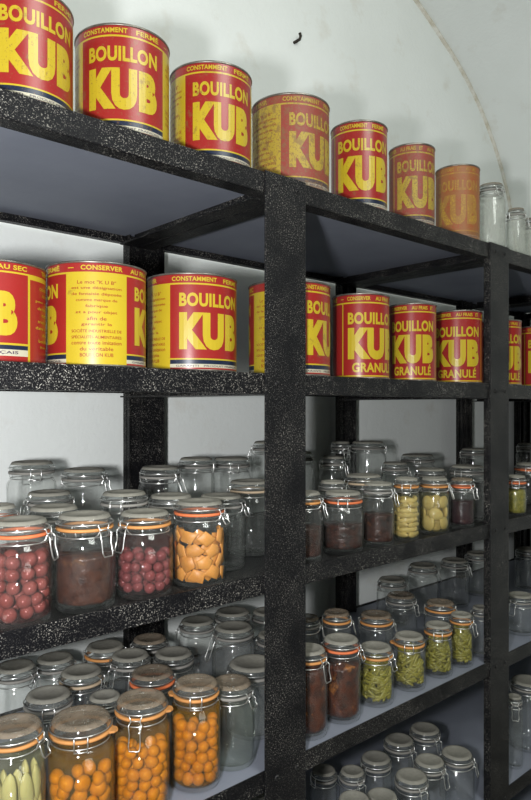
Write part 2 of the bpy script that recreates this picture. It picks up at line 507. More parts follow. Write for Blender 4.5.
def make_can(kind, r, H, wear, redside=False):
    """list of (part name, mesh, materials) for one can"""
    paints = [mat_paint('red label enamel', COL['red'], wear), mat_paint('yellow label enamel', COL['yellow'], wear),
              mat_paint('navy label enamel', COL['blue'], wear), mat_paint('cream label enamel', COL['white'], wear), M['tin'], M['label_dark']]
    av = sorted(set([round(i * 2.5, 3) for i in range(144)] +
        ([35, 145, 215, 325, 148, 212] if kind == 'big' else
         [x + d for x in (20, 160, 200, 340) for d in (-1.25, 1.25)])))
    vv = sorted(set([.925, .862, .82, .80, .02, .105, .122, .98, .155, .965, .928, .895, .878, .93, .885, .87, .975, .958, .5, .3, .7]))
    b = MB(); vs = []; na, nv = len(av), len(vv)
    for v in vv:
        for a in av: vs.append((r * math.cos(R_(a)), r * math.sin(R_(a)), H * (1 - v)))
    for j in range(nv - 1):
        for i in range(na):
            i2 = (i + 1) % na
            a2 = av[i2] if i2 else 360
            mat = can_cell(kind, (av[i] + a2) / 2, (vv[j] + vv[j + 1]) / 2, redside)
            b.f.append((j * na + i, j * na + i2, (j + 1) * na + i2, (j + 1) * na + i)); b.m.append(mat); b.sm.append(True)
    b.v = vs
    parts = [('can_body', b.mesh('can_body'), paints)]
    for z0, z1 in ((0, .02), (.98, 1.0)):
        b = MB()
        za, zb = H * z0, H * z1; q = .0016
        b.lathe([(r - .002, za), (r + q * .6, za), (r + q, za + (zb - za) * .3), (r + q, zb - (zb - za) * .3), (r + q * .6, zb), (r - .002, zb)], 72, closed=True)
        parts.append(('rim', b.mesh('rim'), [M['tin']]))
    b = MB()
    b.lathe([(0, H - .004), (r * .80, H - .004), (r * .84, H - .0025), (r * .88, H - .005), (r - .0015, H - .005), (r - .0015, H - .007), (0, H - .007)], 72)
    b.lathe([(0, .003), (r - .0015, .003), (r - .0015, .006), (0, .006)], 72)
    parts.append(('lid', b.mesh('lid'), [M['tin']]))
    def done(mb): parts.append(('lettering', mb.mesh('lettering'), paints))
    sh = 48 if kind == 'granule' else 0
    for s, a, w in RINGTEXT:
        b = MB()
        if s == '-': wrap(b, s, .02, r, H, a + sh, w, .062, .07, 1)
        else: wrap(b, s, .034, r, H, a + sh, w, .04 if 'É' not in s else .03, .087, 1)
        done(b)
    for c in (90, 270):
        w = 86 if kind == 'big' else 116
        words = {'big': [('BOUILLON', .042, w, .205, .345, 1), ('KUB', .07, w, .405, .785, 1), ('GARANTI   PRODUIT FRANÇAIS', .01, w + 8, .938, .962, 5)],
                 'plain': [('BOUILLON', .042, w, .205, .345, 1), ('KUB', .07, w, .40, .795, 1), ('PRODUIT FRANÇAIS', .01, w, .937, .958, 5)],
                 'granule': [('BOUILLON', .042, w, .225, .365, 1), ('KUB', .07, w, .405, .775, 1), ('GRANULÉ', .036, w - 18, .785, .925, 1)]}[kind]
        if redside: words = [('KUB', .07, w - 2, .30, .735, 1), ('PRODUIT FRANÇAIS', .02, w, .876, .912, 5)]
        for s, bold, ww, v0, v1, mt in words:
            b = MB(); wrap(b, s, bold, r, H, c, ww, v0, v1, mt); done(b)
    if kind == 'big':
        for c in ((0,) if redside else (0, 180)):
            b = MB()
            for i, s in enumerate(NOTICE):
                w = min(56, 3.05 * len(s)); v = .185 + i * .0575
                wrap(b, s, .006, r, H, c, w, v, v + .034, 0)
            done(b)
        if redside:
            b = MB()
            for i, s in enumerate(DIRECTIONS):
                w = min(52, 3.6 * len(s)); v = .21 + i * .066
                wrap(b, s, .006, r, H, 180, w, v, v + .03, 1)
            done(b)
    return parts

_cans = {}
def place_can(kind, X, shelf, a0, wear, label, group, redside=False, Y=None, r_=None, h_=None):
    r, H = (.086, .187) if kind == 'big' else ((.0655, .204) if kind != 'big' else 0)
    Y = Y or 1.018 + (r_ or r)
    key = (kind, wear, redside)
    if key not in _cans: _cans[key] = make_can(kind, r, H, wear, redside)
    facing = math.atan2(-Y, -X)
    o = root('stock_can', (X, Y, LEVEL[shelf]), facing - R_(a0))
    o.scale = ((r_ or r) / r, (r_ or r) / r, (h_ or H) / H)
    tag(o, label, 'can', group)
    for nm, me, mats in _cans[key]:
        ch = bpy.data.objects.new(nm, me); C.objects.link(ch); ch.parent = o
        if not me.materials:
            for m in mats: me.materials.append(m)
    return o
G1, G2 = 'stock cans along the top shelf', 'stock cans along the second shelf'
place_can('big', .448, 1, 247, 1, 'red and yellow can on the top shelf cropped by the photo edge', G1, h_=.182)
place_can('big', .642, 1, 269, 1, 'bright red can on the top shelf whose lettering squarely faces the camera', G1, h_=.190, r_=.085)
place_can('big', .846, 1, 252, 1, 'red can on the top shelf with scratched lettering and yellow strip, before near post', G1, h_=.196, r_=.083)
place_can('big', 1.079, 1, 229, 2, 'tarnished brownish can standing on the top shelf right above the near post', G1, h_=.207, r_=.088)
place_can('plain', 1.298, 1, 258, 1, 'slim red can just past the tarnished one on the top shelf', G1, h_=.213, r_=.069)
place_can('plain', 1.506, 1, 70, 2, 'slim dull can between the bright slim can and the rusty orange can', G1, h_=.214, r_=.060)
place_can('plain', 1.732, 1, 89, 3, 'slim rusty orange faded can beside the empty glass jar on the top shelf', G1, h_=.214, r_=.062)
place_can('plain', 2.345, 1, 268, 2, 'dark red can beyond the glass jars on the top shelf, at photo edge', G1, h_=.255)
place_can('big', .418, 2, 106, 0, 'can on the second shelf showing a B and a red text panel', G2, redside=True, Y=1.145, h_=.163)
place_can('big', .590, 2, 0, 0, 'can on the second shelf turned to its yellow text panel', G2, h_=.177, r_=.087)
place_can('big', .803, 2, 243, 0, 'shiny can on the second shelf facing out, between text panel can and near post', G2, h_=.186, r_=.089)
place_can('big', 1.080, 2, 203, 1, 'can on the second shelf half hidden behind the near post', G2, h_=.207, r_=.093)
place_can('granule', 1.306, 2, 58, 0, 'tall red can marked granulated, first past the near post, second shelf', G2, h_=.206, r_=.070)
place_can('granule', 1.512, 2, 90, 0, 'tall red granulated can in the middle of three on the second shelf', G2, h_=.204, r_=.062)
place_can('granule', 1.744, 2, 92, 0, 'tall red granulated can nearest the far post on its near side', G2, h_=.208, r_=.069)
place_can('granule', 1.980, 2, 75, 0, 'tall red can on the second shelf mostly covered by the far post', G2, h_=.202, r_=.060)
place_can('granule', 2.235, 2, 58, 0, 'tall red can beyond the far post on the second shelf, at photo edge', G2)

# ------------------------------------------------------------------ preserving jars
def shoulder(H): return H - .052                       # height where the shoulder begins
def inner_radius(R, H, z):
    hs = shoulder(H)
    if z < hs - .002: return R - .0019
    k = min(1, (z - hs + .002) / .017)
    return (R - .0019) * (1 - k) + .78 * R * k

SURF = {k: LEVEL[k] - .0005 - DROP[k] for k in LEVEL}   # what stands on a shelf stands on its board
def jar_profiles(R, H):
    hs = shoulder(H)
    nk = .845
    outer_ = [(0, .005), (.70 * R, .001), (.86 * R, 0), (.95 * R, .003), (R, .011), (R, hs * .5), (R, hs), (.985 * R, hs + .005),
              (.935 * R, hs + .0105), (nk * R, H - .037), (nk * R, H - .0335), (.90 * R, H - .032), (.905 * R, H - .0275), (.84 * R, H - .026)]
    t = .0019
    inner = [(.79 * R, H - .027), (.79 * R, H - .037), (.935 * R - t, hs + .0085), (R - t, hs - .002), (R - t, hs * .5), (R - t, .014), (.84 * R, .0085), (0, .010)]
    return outer_ + inner

def lid_profile(R, H):
    p = [(0, H - .0035), (.50 * R, H - .0035), (.56 * R, H - .0020), (.70 * R, H), (.79 * R, H - .0012), (.855 * R, H - .006),
         (.90 * R, H - .0105), (.905 * R, H - .0185), (.86 * R, H - .0205), (.80 * R, H - .0205), (.74 * R, H - .0115), (0, H - .0105)]
    m = [0, 0, 0, 0, 0, 1, 1, 1, 1, 1, 1]
    return p, m

def make_jar(R, H, seal, lidstyle, glass, latch, hang, tongue):
    """parts of a clip-top jar; local +X is the latch side"""
    parts = []
    b = MB(); b.lathe(jar_profiles(R, H), 40)
    parts.append(('jar_body', b, [M[glass]], None))
    b = MB(); p, m = lid_profile(R, H); b.lathe(p, 40, m)
    parts.append(('lid', b, [M[lidstyle], M['lid_side']], None))
    if seal:
        b = MB(); w = .0036
        b.lathe([(.78 * R, H - .0265), (.93 * R, H - .0262), (.945 * R, H - .0238), (.93 * R, H - .0212), (.78 * R, H - .0208)], 40, closed=True)
        if tongue is not None:
            a = R_(tongue); ca, sa = math.cos(a), math.sin(a)
            q = [(.88 * R, -.012), (1.06 * R, -.0085), (1.13 * R, 0), (1.06 * R, .0085), (.88 * R, .012)]
            pts = [(x * ca - y * sa, x * sa + y * ca) for x, y in q]
            b.add([(x, y, H - .0255) for x, y in pts] + [(x, y, H - .0218) for x, y in pts],
                  [(0, 1, 2, 3, 4), (9, 8, 7, 6, 5)] + [(i, (i + 1) % 5, 5 + (i + 1) % 5, 5 + i) for i in range(5)])
        parts.append(('rubber_seal', b, [M[seal]], None))
    wr = .0012
    b = MB()
    def ring(rad, z): b.tube([(rad * math.cos(2 * PI * i / 36), rad * math.sin(2 * PI * i / 36), z) for i in range(36)], wr, 6, True)
    ring(.915 * R + wr * .5, H - .0145)
    ring(nk_r(R), H - .0362)
    for s in (-1, 1):                                  # hinge side, local -X
        y = s * .011
        xa = -math.sqrt(max(1e-6, (.93 * R) ** 2 - y * y)) - .001
        b.tube([(xa + .002, y, H - .0135), (xa - .0022, y, H - .0165), (xa - .0022, y, H - .030), (xa, y * .95, H - .0385), (xa + .004, y * .95, H - .0405)], wr, 6)
    b.tube([(-.93 * R - .003, -.012, H - .0375), (-.93 * R - .0035, 0, H - .038), (-.93 * R - .003, .012, H - .0375)], wr, 6)
    for s in (-1, 1):                                  # ears of the clasp on the latch side
        y = s * .0125
        xa = math.sqrt(max(1e-6, (.93 * R) ** 2 - y * y))
        b.tube([(xa - .002, y, H - .0138), (xa + .003, y * .9, H - .0155), (xa + .0045, y * .62, H - .024), (xa + .003, y, H - .0315), (xa - .004, y * 1.05, H - .0365)], wr, 6)
    parts.append(('wire_bail', b, [M['steel']], None))
    b = MB(); x0 = .93 * R + .004
    L = hang
    swing = .010 if latch == 'closed' else .022
    pts = [(x0 - .001, -.0085, H - .0235), (x0 + .004, -.0115, H - .0295), (x0 + swing * .45, -.0095, H - .031 - L * .35), (x0 + swing * .8, -.0105, H - .031 - L * .8),
           (x0 + swing, -.0085, H - .031 - L), (x0 + swing, .0085, H - .031 - L), (x0 + swing * .8, .0105, H - .031 - L * .8),
           (x0 + swing * .45, .0095, H - .031 - L * .35), (x0 + .004, .0115, H - .0295), (x0 - .001, .0085, H - .0235)]
    b.tube(pts, wr, 6); b.tube([pts[0], (x0, 0, H - .0225), pts[-1]], wr, 6)
    parts.append(('latch_lever', b, [M['steel']], 'wire_bail'))
    return parts
def nk_r(R): return .845 * R + .0014

def cam_angle(X, Y): return math.atan2(-Y, -X)

def place_jar(X, Y, R, H, shelf, label, group, seal=None, lid='lid_dust', glass='glass', ang=0., latch='closed', hang=.026, tongue=None):
    z = SURF[shelf]
    rz = cam_angle(X, Y) + R_(ang)
    o = root('preserving_jar', (X, Y, z), rz)
    tag(o, label, 'jar', group)
    by = {}
    for nm, b, mats, par in make_jar(R, H, seal or 'rub_grey', lid, glass, latch, hang, tongue):
        by[nm] = b.build(nm, mats, by[par] if par else o)
    return o

def facing_ok(X, Y, a, lim):
    d = (a - cam_angle(X, Y) + PI) % (2 * PI) - PI
    return abs(d) <= R_(lim)

def sphere_mesh(name, rx, ry, rz, seg=14, rings=9, lump=0., crease=0., seed=1):
    rnd = random.Random(seed)
    vs = [(0, 0, -rz)]; fs = []
    ph = [rnd.uniform(0, 6) for _ in range(4)]
    for j in range(1, rings):
        t = -PI / 2 + PI * j / rings
        for i in range(seg):
            a = 2 * PI * i / seg
            k = 1 + lump * (math.sin(2 * a + ph[0] + t * 2) + math.sin(3 * t + ph[1] + a)) - crease * math.exp(-((a - PI) / .35) ** 2)
            vs.append((rx * k * math.cos(t) * math.cos(a), ry * k * math.cos(t) * math.sin(a), rz * k * math.sin(t)))
    vs.append((0, 0, rz))
    for i in range(seg):
        fs.append((0, 1 + (i + 1) % seg, 1 + i))
        fs.append((len(vs) - 1, 1 + (rings - 2) * seg + i, 1 + (rings - 2) * seg + (i + 1) % seg))
    for j in range(rings - 2):
        for i in range(seg):
            k = (i + 1) % seg
            fs.append((1 + j * seg + i, 1 + j * seg + k, 1 + (j + 1) * seg + k, 1 + (j + 1) * seg + i))
    b = MB(); b.add(vs, fs, 0, True)
    return b.mesh(name)

def chip_mesh(name, w, h, t, R, seed):
    """a cut fruit chip: an uneven four to five cornered piece, slightly curved, with rounded edges"""
    rnd = random.Random(seed + 40); n = rnd.choice((4, 5, 4)); b = MB(); k = 20
    corners = [(2 * PI * i / n + rnd.uniform(-.28, .28), rnd.uniform(.88, 1.15)) for i in range(n)]
    P = [(w * q * math.cos(a), h * q * math.sin(a)) for a, q in corners]
    out = []
    for i in range(n):
        p, q = P[i], P[(i + 1) % n]
        for j in range(4): u = j / 4; out.append((p[0] * (1 - u) + q[0] * u, p[1] * (1 - u) + q[1] * u))
    k = len(out); vs = []; fs = []
    for f, y in ((.90, -.5 * t), (1.0, 0), (.90, .5 * t), (.5, .62 * t)):
        for x, z in out: vs.append((x * f, y - (x * f) ** 2 / (2 * R) * -1, z * f))
    for j in range(3):
        for i in range(k):
            l = (i + 1) % k; fs.append((j * k + i, j * k + l, (j + 1) * k + l, (j + 1) * k + i))
    fs.append(tuple(reversed(range(k)))); fs.append(tuple(3 * k + i for i in range(k)))
    b.add(vs, fs, 0, True)
    return b.mesh(name)

def liquid(jar, R, top, mat):
    b = MB(); r = R - .0024
    b.lathe([(0, .0105), (.84 * R, .0105), (r, .016), (r, top), (0, top)], 40, smooth=True)
    b.build('syrup', mat, jar)

def pack_round(X, Y, R, shelf, top, r, meshes, name, label, cat, group, squash=1., lim=125, seed=1):
    """whole fruit in rings against the glass, one object each"""
    rnd = random.Random(seed); z0 = SURF[shelf] + .011
    layers = max(1, int((top - .011 - 2 * r * squash) / (1.70 * r * squash)) + 1)
    rin = R - .0028
    for L in range(layers):
        z = z0 + r * squash + L * 1.70 * r * squash
        for ringi, rr in enumerate((rin - r, rin - 2.85 * r)):
            if rr < .004: continue
            nn = max(3, int(2 * PI * rr / (2.02 * r))); off = rnd.uniform(0, 2 * PI)
            for i in range(nn):
                a = off + 2 * PI * i / nn + rnd.uniform(-.07, .07)
                if not facing_ok(X, Y, a, lim if ringi == 0 else 100): continue
                o = bpy.data.objects.new(name, rnd.choice(meshes)); C.objects.link(o)
                q = rr - rnd.uniform(0, .12) * r
                o.location = (X + q * math.cos(a), Y + q * math.sin(a), z + rnd.uniform(-.30, .30) * r + (.1 * r if L == 0 else 0))
                o.rotation_euler = (rnd.uniform(0, 6), rnd.uniform(0, 6), rnd.uniform(0, 6))
                s = rnd.uniform(.86, 1.05); o.scale = (s, s, s)
                tag(o, label, cat, group)

def pack_pieces(X, Y, R, shelf, top, meshes, name, label, cat, group, dz, da, depth, tilt, lim=120, seed=1, upright=False):
    """cut pieces lying flat against the glass"""
    rnd = random.Random(seed); z = SURF[shelf] + .012 + dz * .55; L = 0
    while z < SURF[shelf] + top - dz * .45:
        for rr in (R - .0042 - depth, R - .0042 - depth * 3.1):
            nn = max(3, int(2 * PI * rr / da))
            for i in range(nn):
                a = 2 * PI * (i + .5 * (L % 2)) / nn + rnd.uniform(-.08, .08)
                if not facing_ok(X, Y, a, lim): continue
                o = bpy.data.objects.new(name, rnd.choice(meshes)); C.objects.link(o)
                o.location = (X + rr * math.cos(a), Y + rr * math.sin(a), z + rnd.uniform(-.15, .15) * dz)
                t = rnd.uniform(-tilt, tilt) + (PI / 2 if upright else (rnd.choice((0, PI)) if rnd.random() < .5 else 0))
                o.matrix_world = Matrix.Translation(o.location) @ Matrix.Rotation(a + PI / 2, 4, 'Z') @ Matrix.Rotation(t, 4, 'Y')
                tag(o, label, cat, group)
        z += dz; L += 1

def preserve_fill(X, Y, R, H, shelf, top, mat, name, label, cat, seed=1):
    """a dense uncountable filling with a lumpy surface"""
    rnd = random.Random(seed); b = MB(); r = R - .0040; seg, rows = 40, 16; vs = []; fs = []
    for j in range(rows + 1):
        z = .0135 + (top - .0135) * j / rows
        for i in range(seg):
            a = 2 * PI * i / seg
            k = min(r, inner_radius(R, H, z + .004) - .0016) * (1 - rnd.uniform(0, .035)) * (.88 if j == 0 else 1)
            vs.append((k * math.cos(a), k * math.sin(a), z + (rnd.uniform(-.003, .003) if 0 < j else 0)))
    c = len(vs); vs += [(0, 0, .0135), (0, 0, top + .002)]
    for j in range(rows):
        for i in range(seg):
            k = (i + 1) % seg
            fs.append((j * seg + i, j * seg + k, (j + 1) * seg + k, (j + 1) * seg + i))
    for i in range(seg):
        k = (i + 1) % seg
        fs.append((c, k, i)); fs.append((c + 1, rows * seg + i, rows * seg + k))
    b.add(vs, fs, 0, True)
    o = b.build(name, mat); o.location = (X, Y, SURF[shelf])
    tag(o, label, cat, None, 'stuff')

def bean_fill(X, Y, R, H, shelf, top, mat, label, seed):
    """cut beans lying every way in the jar, too many to count"""
    rnd = random.Random(seed); b = MB(); r = R - .0080
    for i in range(250):
        a = rnd.uniform(0, 2 * PI); z = rnd.uniform(.019, top - .006); rr = min(r, inner_radius(R, H, z + .020) - .0070) * (1 - .42 * rnd.random() ** 2)
        t = rnd.uniform(-.75, 1.25); L = rnd.uniform(.014, .027)
        p = []
        for s in (-1, -.33, .33, 1):
            aa = a + s * L * math.cos(t) / rr; zz = z + s * L * math.sin(t) + .0015 * (1 - s * s)
            zz = min(max(zz, .0155), top)
            p.append((rr * math.cos(aa), rr * math.sin(aa), zz))
        b.tube(p, rnd.uniform(.0032, .0043), 6)
    o = b.build('green_beans', mat); o.location = (X, Y, SURF[shelf])
    tag(o, label, 'beans', None, 'stuff')

GT, GA, GB, GC = ('clip-top jars on the top shelf', 'clip-top jars on the upper jar shelf', 'clip-top jars on the lower jar shelf', 'clip-top jars on the bottom shelf')
GRP = {1: GT, 3: GA, 4: GB, 5: GC}
# key: (shelf, X, Y, R, H, options, label)
JARS = {
 # upper jar shelf, before the near post
 'grape': (3, 0.437, 1.075, .0501, .155, dict(seal='rub_red', ang=66, hang=.034, latch='closed'), 'clip-top jar of large purple-red grapes at the photo edge, upper jar shelf'),
 'plum': (3, 0.553, 1.078, .0520, .151, dict(seal='rub_orange', ang=38, hang=.036), 'jar of dark brown fruit preserve between the grape jar and the cherry jar'),
 'cherry': (3, 0.673, 1.077, .0520, .143, dict(seal='rub_orange', ang=-48, hang=.036), 'clip-top jar of dark red cherries beside the orange slices'),
 'apricot': (3, 0.799, 1.078, .0532, .151, dict(seal='rub_red', ang=62, hang=.012), 'clip-top jar packed with orange apricot slices'),
 'j01': (3, 0.911, 1.149, .0537, .146, dict(ang=68, hang=.012), 'empty jar standing behind the shoulder of the orange slice jar'),
 'j02': (3, 1.055, 1.220, .0558, .161, dict(seal='rub_pale', ang=-70), 'wide empty jar with tan seal half behind near post, upper jar shelf'),
 'j03': (3, 0.441, 1.190, .0388, .165, dict(seal='rub_red', ang=100), 'dusty-lidded jar with coral seal directly behind the grape jar'),
 'j04': (3, 0.550, 1.194, .0500, .152, dict(ang=30), 'empty jar with dusty lid directly behind the dark brown preserve jar'),
 'j05': (3, 0.589, 1.300, .0490, .166, dict(ang=-70), 'empty jar third from front behind the dark brown preserve jar'),
 'j06': (3, 0.696, 1.190, .0500, .167, dict(ang=160), 'empty jar with dusty lid directly behind the cherry jar'),
 'j07': (3, 0.810, 1.194, .0515, .151, dict(ang=-75, hang=.014), 'empty jar with dusty lid directly behind the orange slice jar'),
 'j08': (3, 0.608, 1.430, .0514, .218, dict(ang=190, glass='glass_dusty'), 'tall empty jar against white wall behind the grape jar, farthest row'),
 'j09': (3, 0.722, 1.410, .0535, .197, dict(ang=60, glass='glass_dusty'), 'tall empty jar by the wall with bright latch, before the rear post'),
 'j10': (3, 0.873, 1.330, .0512, .198, dict(ang=55, hang=.04, latch='open'), 'tall empty jar right in front of the rear post, latch hanging open'),
 'j11': (3, 1.028, 1.400, .0481, .207, dict(ang=-100, glass='glass_dusty'), 'tall empty jar just past the rear post, latch side turned away'),
 'j12': (3, 1.168, 1.430, .0546, .199, dict(ang=190, glass='glass_dusty'), 'tall empty jar by the wall, hinge facing out, second past the rear post'),
 'j13': (3, 1.331, 1.450, .0551, .237, dict(ang=-75, hang=.04, latch='open'), 'tallest empty jar, peeking out beside the near post against the wall'),
 # upper jar shelf, between the posts
 'dark1': (3, 1.090, 1.071, .0407, .145, dict(seal='rub_orange', ang=75), 'jar of dark preserve with orange seal cut off by the near post, upper jar shelf'),
 'dark2': (3, 1.224, 1.075, .0501, .134, dict(seal='rub_red', ang=180, tongue=0), 'squat jar of reddish-brown preserve under a vivid coral seal'),
 'dark3': (3, 1.348, 1.066, .0409, .147, dict(ang=70), 'jar of dark brown preserve between the coral-sealed jar and the pale pears'),
 'pear1': (3, 1.457, 1.060, .0346, .152, dict(seal='rub_orange', ang=180), 'slimmer of the two jars of pale fruit halves, upper jar shelf'),
 'pear2': (3, 1.595, 1.067, .0415, .142, dict(seal='rub_orange', ang=80), 'wider of the two jars of pale fruit halves, upper jar shelf'),
 'dark4': (3, 1.725, 1.061, .0360, .131, dict(seal='rub_red', lid='lid_film', ang=60), 'small jar of purplish-black jam with coral seal next to pale fruit'),
 'k01': (3, 1.858, 1.124, .0564, .157, dict(ang=150, glass='glass_dusty'), 'dusty empty jar beside the far post, upper jar shelf'),
 'k02': (3, 1.284, 1.163, .0360, .148, dict(ang=60), 'narrow empty jar behind the squat coral-sealed preserve jar'),
 'k03': (3, 1.449, 1.198, .0554, .151, dict(seal='rub_pale', ang=-60), 'broad empty jar behind the dark brown preserve and the pale fruit'),
 'k04': (3, 1.446, 1.310, .0370, .195, dict(ang=70), 'tall narrow empty jar in the third row behind coral-sealed preserve'),
 'k05': (3, 1.640, 1.450, .0339, .226, dict(ang=30), 'slender tall empty jar beneath the rear post between the two posts'),
 'k06': (3, 1.747, 1.425, .0604, .224, dict(ang=-80), 'big tall empty jar by the wall right of slender one'),
 'k07': (3, 1.751, 1.318, .0440, .161, dict(ang=90), 'empty jar in the third row behind the pale fruit halves'),
 'k08': (3, 2.018, 1.420, .0638, .169, dict(ang=180, glass='glass_dusty'), 'empty jar with the widest lid, at the wall behind pale fruit'),
 'k09': (3, 1.819, 1.231, .0520, .143, dict(ang=-60), 'empty jar in second row behind purplish-black jam jar'),
 'k10': (3, 2.392, 1.420, .0523, .175, dict(ang=90), 'empty jar by the wall just before far post, upper jar shelf'),
 'k11': (3, 1.415, 1.405, .0362, .205, dict(ang=90), 'tall empty jar in the shadow right beside the near post'),
 # upper jar shelf, beyond the far post
 'olive': (3, 2.036, 1.059, .0344, .119, dict(seal='rub_red', ang=180), 'small jar of yellow-green vegetables just beyond the far post'),
 't01': (3, 2.347, 1.170, .0525, .134, dict(seal='rub_red', ang=180), 'larger jar with red seal behind the yellow-green vegetables jar'),
 't02': (3, 2.831, 1.420, .0454, .180, dict(ang=60), 'dark empty jar at the wall beyond the far post, upper jar shelf'),
 # lower jar shelf, before the near post
 'pear3': (4, 0.431, 1.085, .0501, .220, dict(seal='rub_orange', lid='lid_film', ang=58, hang=.016), 'tall jar of pale green pear halves at the photo edge, lower jar shelf'),
 'abricot': (4, 0.548, 1.083, .0577, .197, dict(seal='rub_orange', lid='lid_film', ang=180, tongue=252), 'wide jar of orange apricots, seal tongue showing, beside the pale pears'),
 'mirab1': (4, 0.666, 1.077, .0518, .198, dict(seal='rub_orange', lid='lid_film', ang=-12, hang=.040, tongue=92), 'jar of small orange plums with long wire lever hanging in front'),
 'mirab2': (4, 0.791, 1.078, .0490, .193, dict(seal='rub_orange', lid='lid_film', ang=180, tongue=90), 'jar of round golden-orange plums nearest the near post, lower jar shelf'),
 'l01': (4, 0.892, 1.091, .0483, .162, dict(ang=55, lid='lid_film', glass='glass_green', hang=.012), 'greenish empty jar beside the golden-orange plums by the near post'),
 'l02': (4, 0.575, 1.273, .0500, .170, dict(ang=180, lid='lid_dust', glass='glass_dusty'), 'empty jar whose brownish lid shows between pears and orange apricots'),
 'l03': (4, 0.568, 1.421, .0465, .185, dict(ang=60), 'empty jar with dusty lid at photo edge in the back, lower jar shelf'),
 'l04': (4, 0.678, 1.337, .0494, .170, dict(seal='rub_pale', ang=-110), 'empty jar with tan seal behind the wide apricot jar, third row'),
 'l05': (4, 0.676, 1.232, .0362, .150, dict(ang=90), 'small low jar tucked behind gap between apricots and small orange plums'),
 'l06': (4, 0.675, 1.460, .0459, .165, dict(ang=-70), 'empty jar at the wall beside the edge jar, lower jar shelf'),
 'l07': (4, 0.795, 1.448, .0508, .167, dict(seal='rub_orange', ang=90), 'empty jar with bright orange seal at the wall under speckled lip'),
 'l08': (4, 0.802, 1.345, .0489, .172, dict(ang=-50, hang=.03), 'empty jar before the orange-sealed jar at the wall, lower jar shelf'),
 'l09': (4, 0.793, 1.239, .0515, .166, dict(seal='rub_red', lid='lid_film', ang=90), 'jar with brown see-through lid behind the two plum jars'),
 'l10': (4, 0.906, 1.427, .0470, .164, dict(lid='lid_film', ang=100), 'empty jar with ringed see-through lid at the rear post, lower jar shelf'),
 'l11': (4, 0.907, 1.325, .0505, .156, dict(ang=150), 'empty jar behind the brown-lidded jar and the golden-orange plums'),
 'l12': (4, 1.068, 1.450, .0499, .169, dict(ang=-100, glass='glass_dusty'), 'empty jar by the wall left of the open-latched one, lower jar shelf'),
 'l13': (4, 1.086, 1.320, .0548, .180, dict(ang=-62, hang=.044, latch='open', glass='glass_dusty'), 'empty jar with its wire lever swung wide open, lower jar shelf'),
 'l14': (4, 1.189, 1.450, .0540, .169, dict(ang=180), 'empty jar by the wall directly behind the open-levered jar'),
 'l15': (4, 1.323, 1.450, .0518, .142, dict(ang=180), 'empty jar by the wall touching the near post edge, lower jar shelf'),
 'l16': (4, 1.015, 1.165, .0623, .150, dict(ang=120, glass='glass_dusty'), 'broad empty jar with big dusty lid behind the greenish jar'),
 'l17': (4, 1.204, 1.300, .0467, .139, dict(ang=90), 'empty jar between the broad dusty lid and near post, middle row'),
 # lower jar shelf, between the posts
 'amber1': (4, 1.099, 1.070, .0453, .187, dict(seal='rub_orange', ang=55, hang=.034), 'dark amber preserve jar partly hidden by the near post, lower jar shelf'),
 'amber2': (4, 1.214, 1.072, .0475, .183, dict(seal='rub_red', ang=72, hang=.016), 'tall jar of dark amber fruit in full view next to green beans'),
 'bean1': (4, 1.343, 1.071, .0459, .134, dict(seal='rub_orange', ang=60, hang=.02), 'jar of green beans closest to the dark amber jars'),
 'bean2': (4, 1.481, 1.069, .0441, .131, dict(seal='rub_orange', ang=180, tongue=90), 'jar of green beans second from the dark amber jars'),
 'bean3': (4, 1.610, 1.065, .0403, .133, dict(seal='rub_orange', ang=180), 'jar of green beans third from the dark amber jars'),
 'bean4': (4, 1.720, 1.060, .0345, .140, dict(seal='rub_orange', ang=65), 'slimmest jar of green beans, closest to the far post'),
 'm01': (4, 1.830, 1.060, .0299, .138, dict(ang=-70), 'thin empty jar between the last green beans and the far post'),
 'm02': (4, 1.217, 1.190, .0349, .206, dict(ang=90, lid='lid_film'), 'dark narrow jar beside the near post behind the amber jars'),
 'm03': (4, 1.319, 1.180, .0389, .200, dict(seal='rub_orange', lid='lid_film', ang=90), 'tall jar with orange seal directly behind the full amber jar'),
 'm04': (4, 1.507, 1.200, .0495, .152, dict(seal='rub_orange', lid='lid_film', ang=100), 'dark jar with orange seal behind the first two bean jars'),
 'm05': (4, 1.715, 1.268, .0490, .154, dict(ang=60, lid='lid_film'), 'dark-lidded empty jar in the third row behind the bean jars'),
 'm06': (4, 1.769, 1.163, .0480, .143, dict(seal='rub_orange', lid='lid_film', ang=90), 'dark jar with orange seal directly behind the last two bean jars'),
 'm07': (4, 1.870, 1.420, .0523, .148, dict(ang=120), 'empty jar at the wall, first of three behind the beans'),
 'm08': (4, 2.051, 1.420, .0546, .168, dict(ang=90), 'empty jar at the wall, second of three behind the beans'),
 'm09': (4, 2.225, 1.400, .0542, .163, dict(ang=70), 'empty jar at the wall, third of three behind the beans'),
 'm10': (4, 2.426, 1.420, .0506, .157, dict(ang=70), 'empty jar half covered by the far post, lower jar shelf'),
 # lower jar shelf, beyond the far post
 't03': (4, 2.109, 1.080, .0461, .120, dict(ang=-30, hang=.03), 'empty jar with dangling lever just beyond the far post, lower jar shelf'),
 't04': (4, 2.640, 1.320, .0507, .159, dict(ang=60), 'empty jar farther back beyond the far post, lower jar shelf'),
 # bottom shelf
 'b01': (5, 1.351, 1.255, .0370, .148, dict(ang=125), 'small empty jar by the near post, back row, bottom shelf'),
 'b02': (5, 1.370, 1.170, .0360, .172, dict(ang=40), 'small empty jar just right of the near post, middle row, bottom shelf'),
 'b03': (5, 1.489, 1.186, .0458, .160, dict(ang=-50, hang=.03), 'empty jar with bright front lever in the back row, bottom shelf'),
 'b04': (5, 1.621, 1.205, .0480, .160, dict(ang=55), 'empty jar in middle of the back row, bottom shelf'),
 'b05': (5, 1.735, 1.194, .0493, .160, dict(ang=50), 'rearmost empty jar on the bottom shelf, its shadow on the wall'),
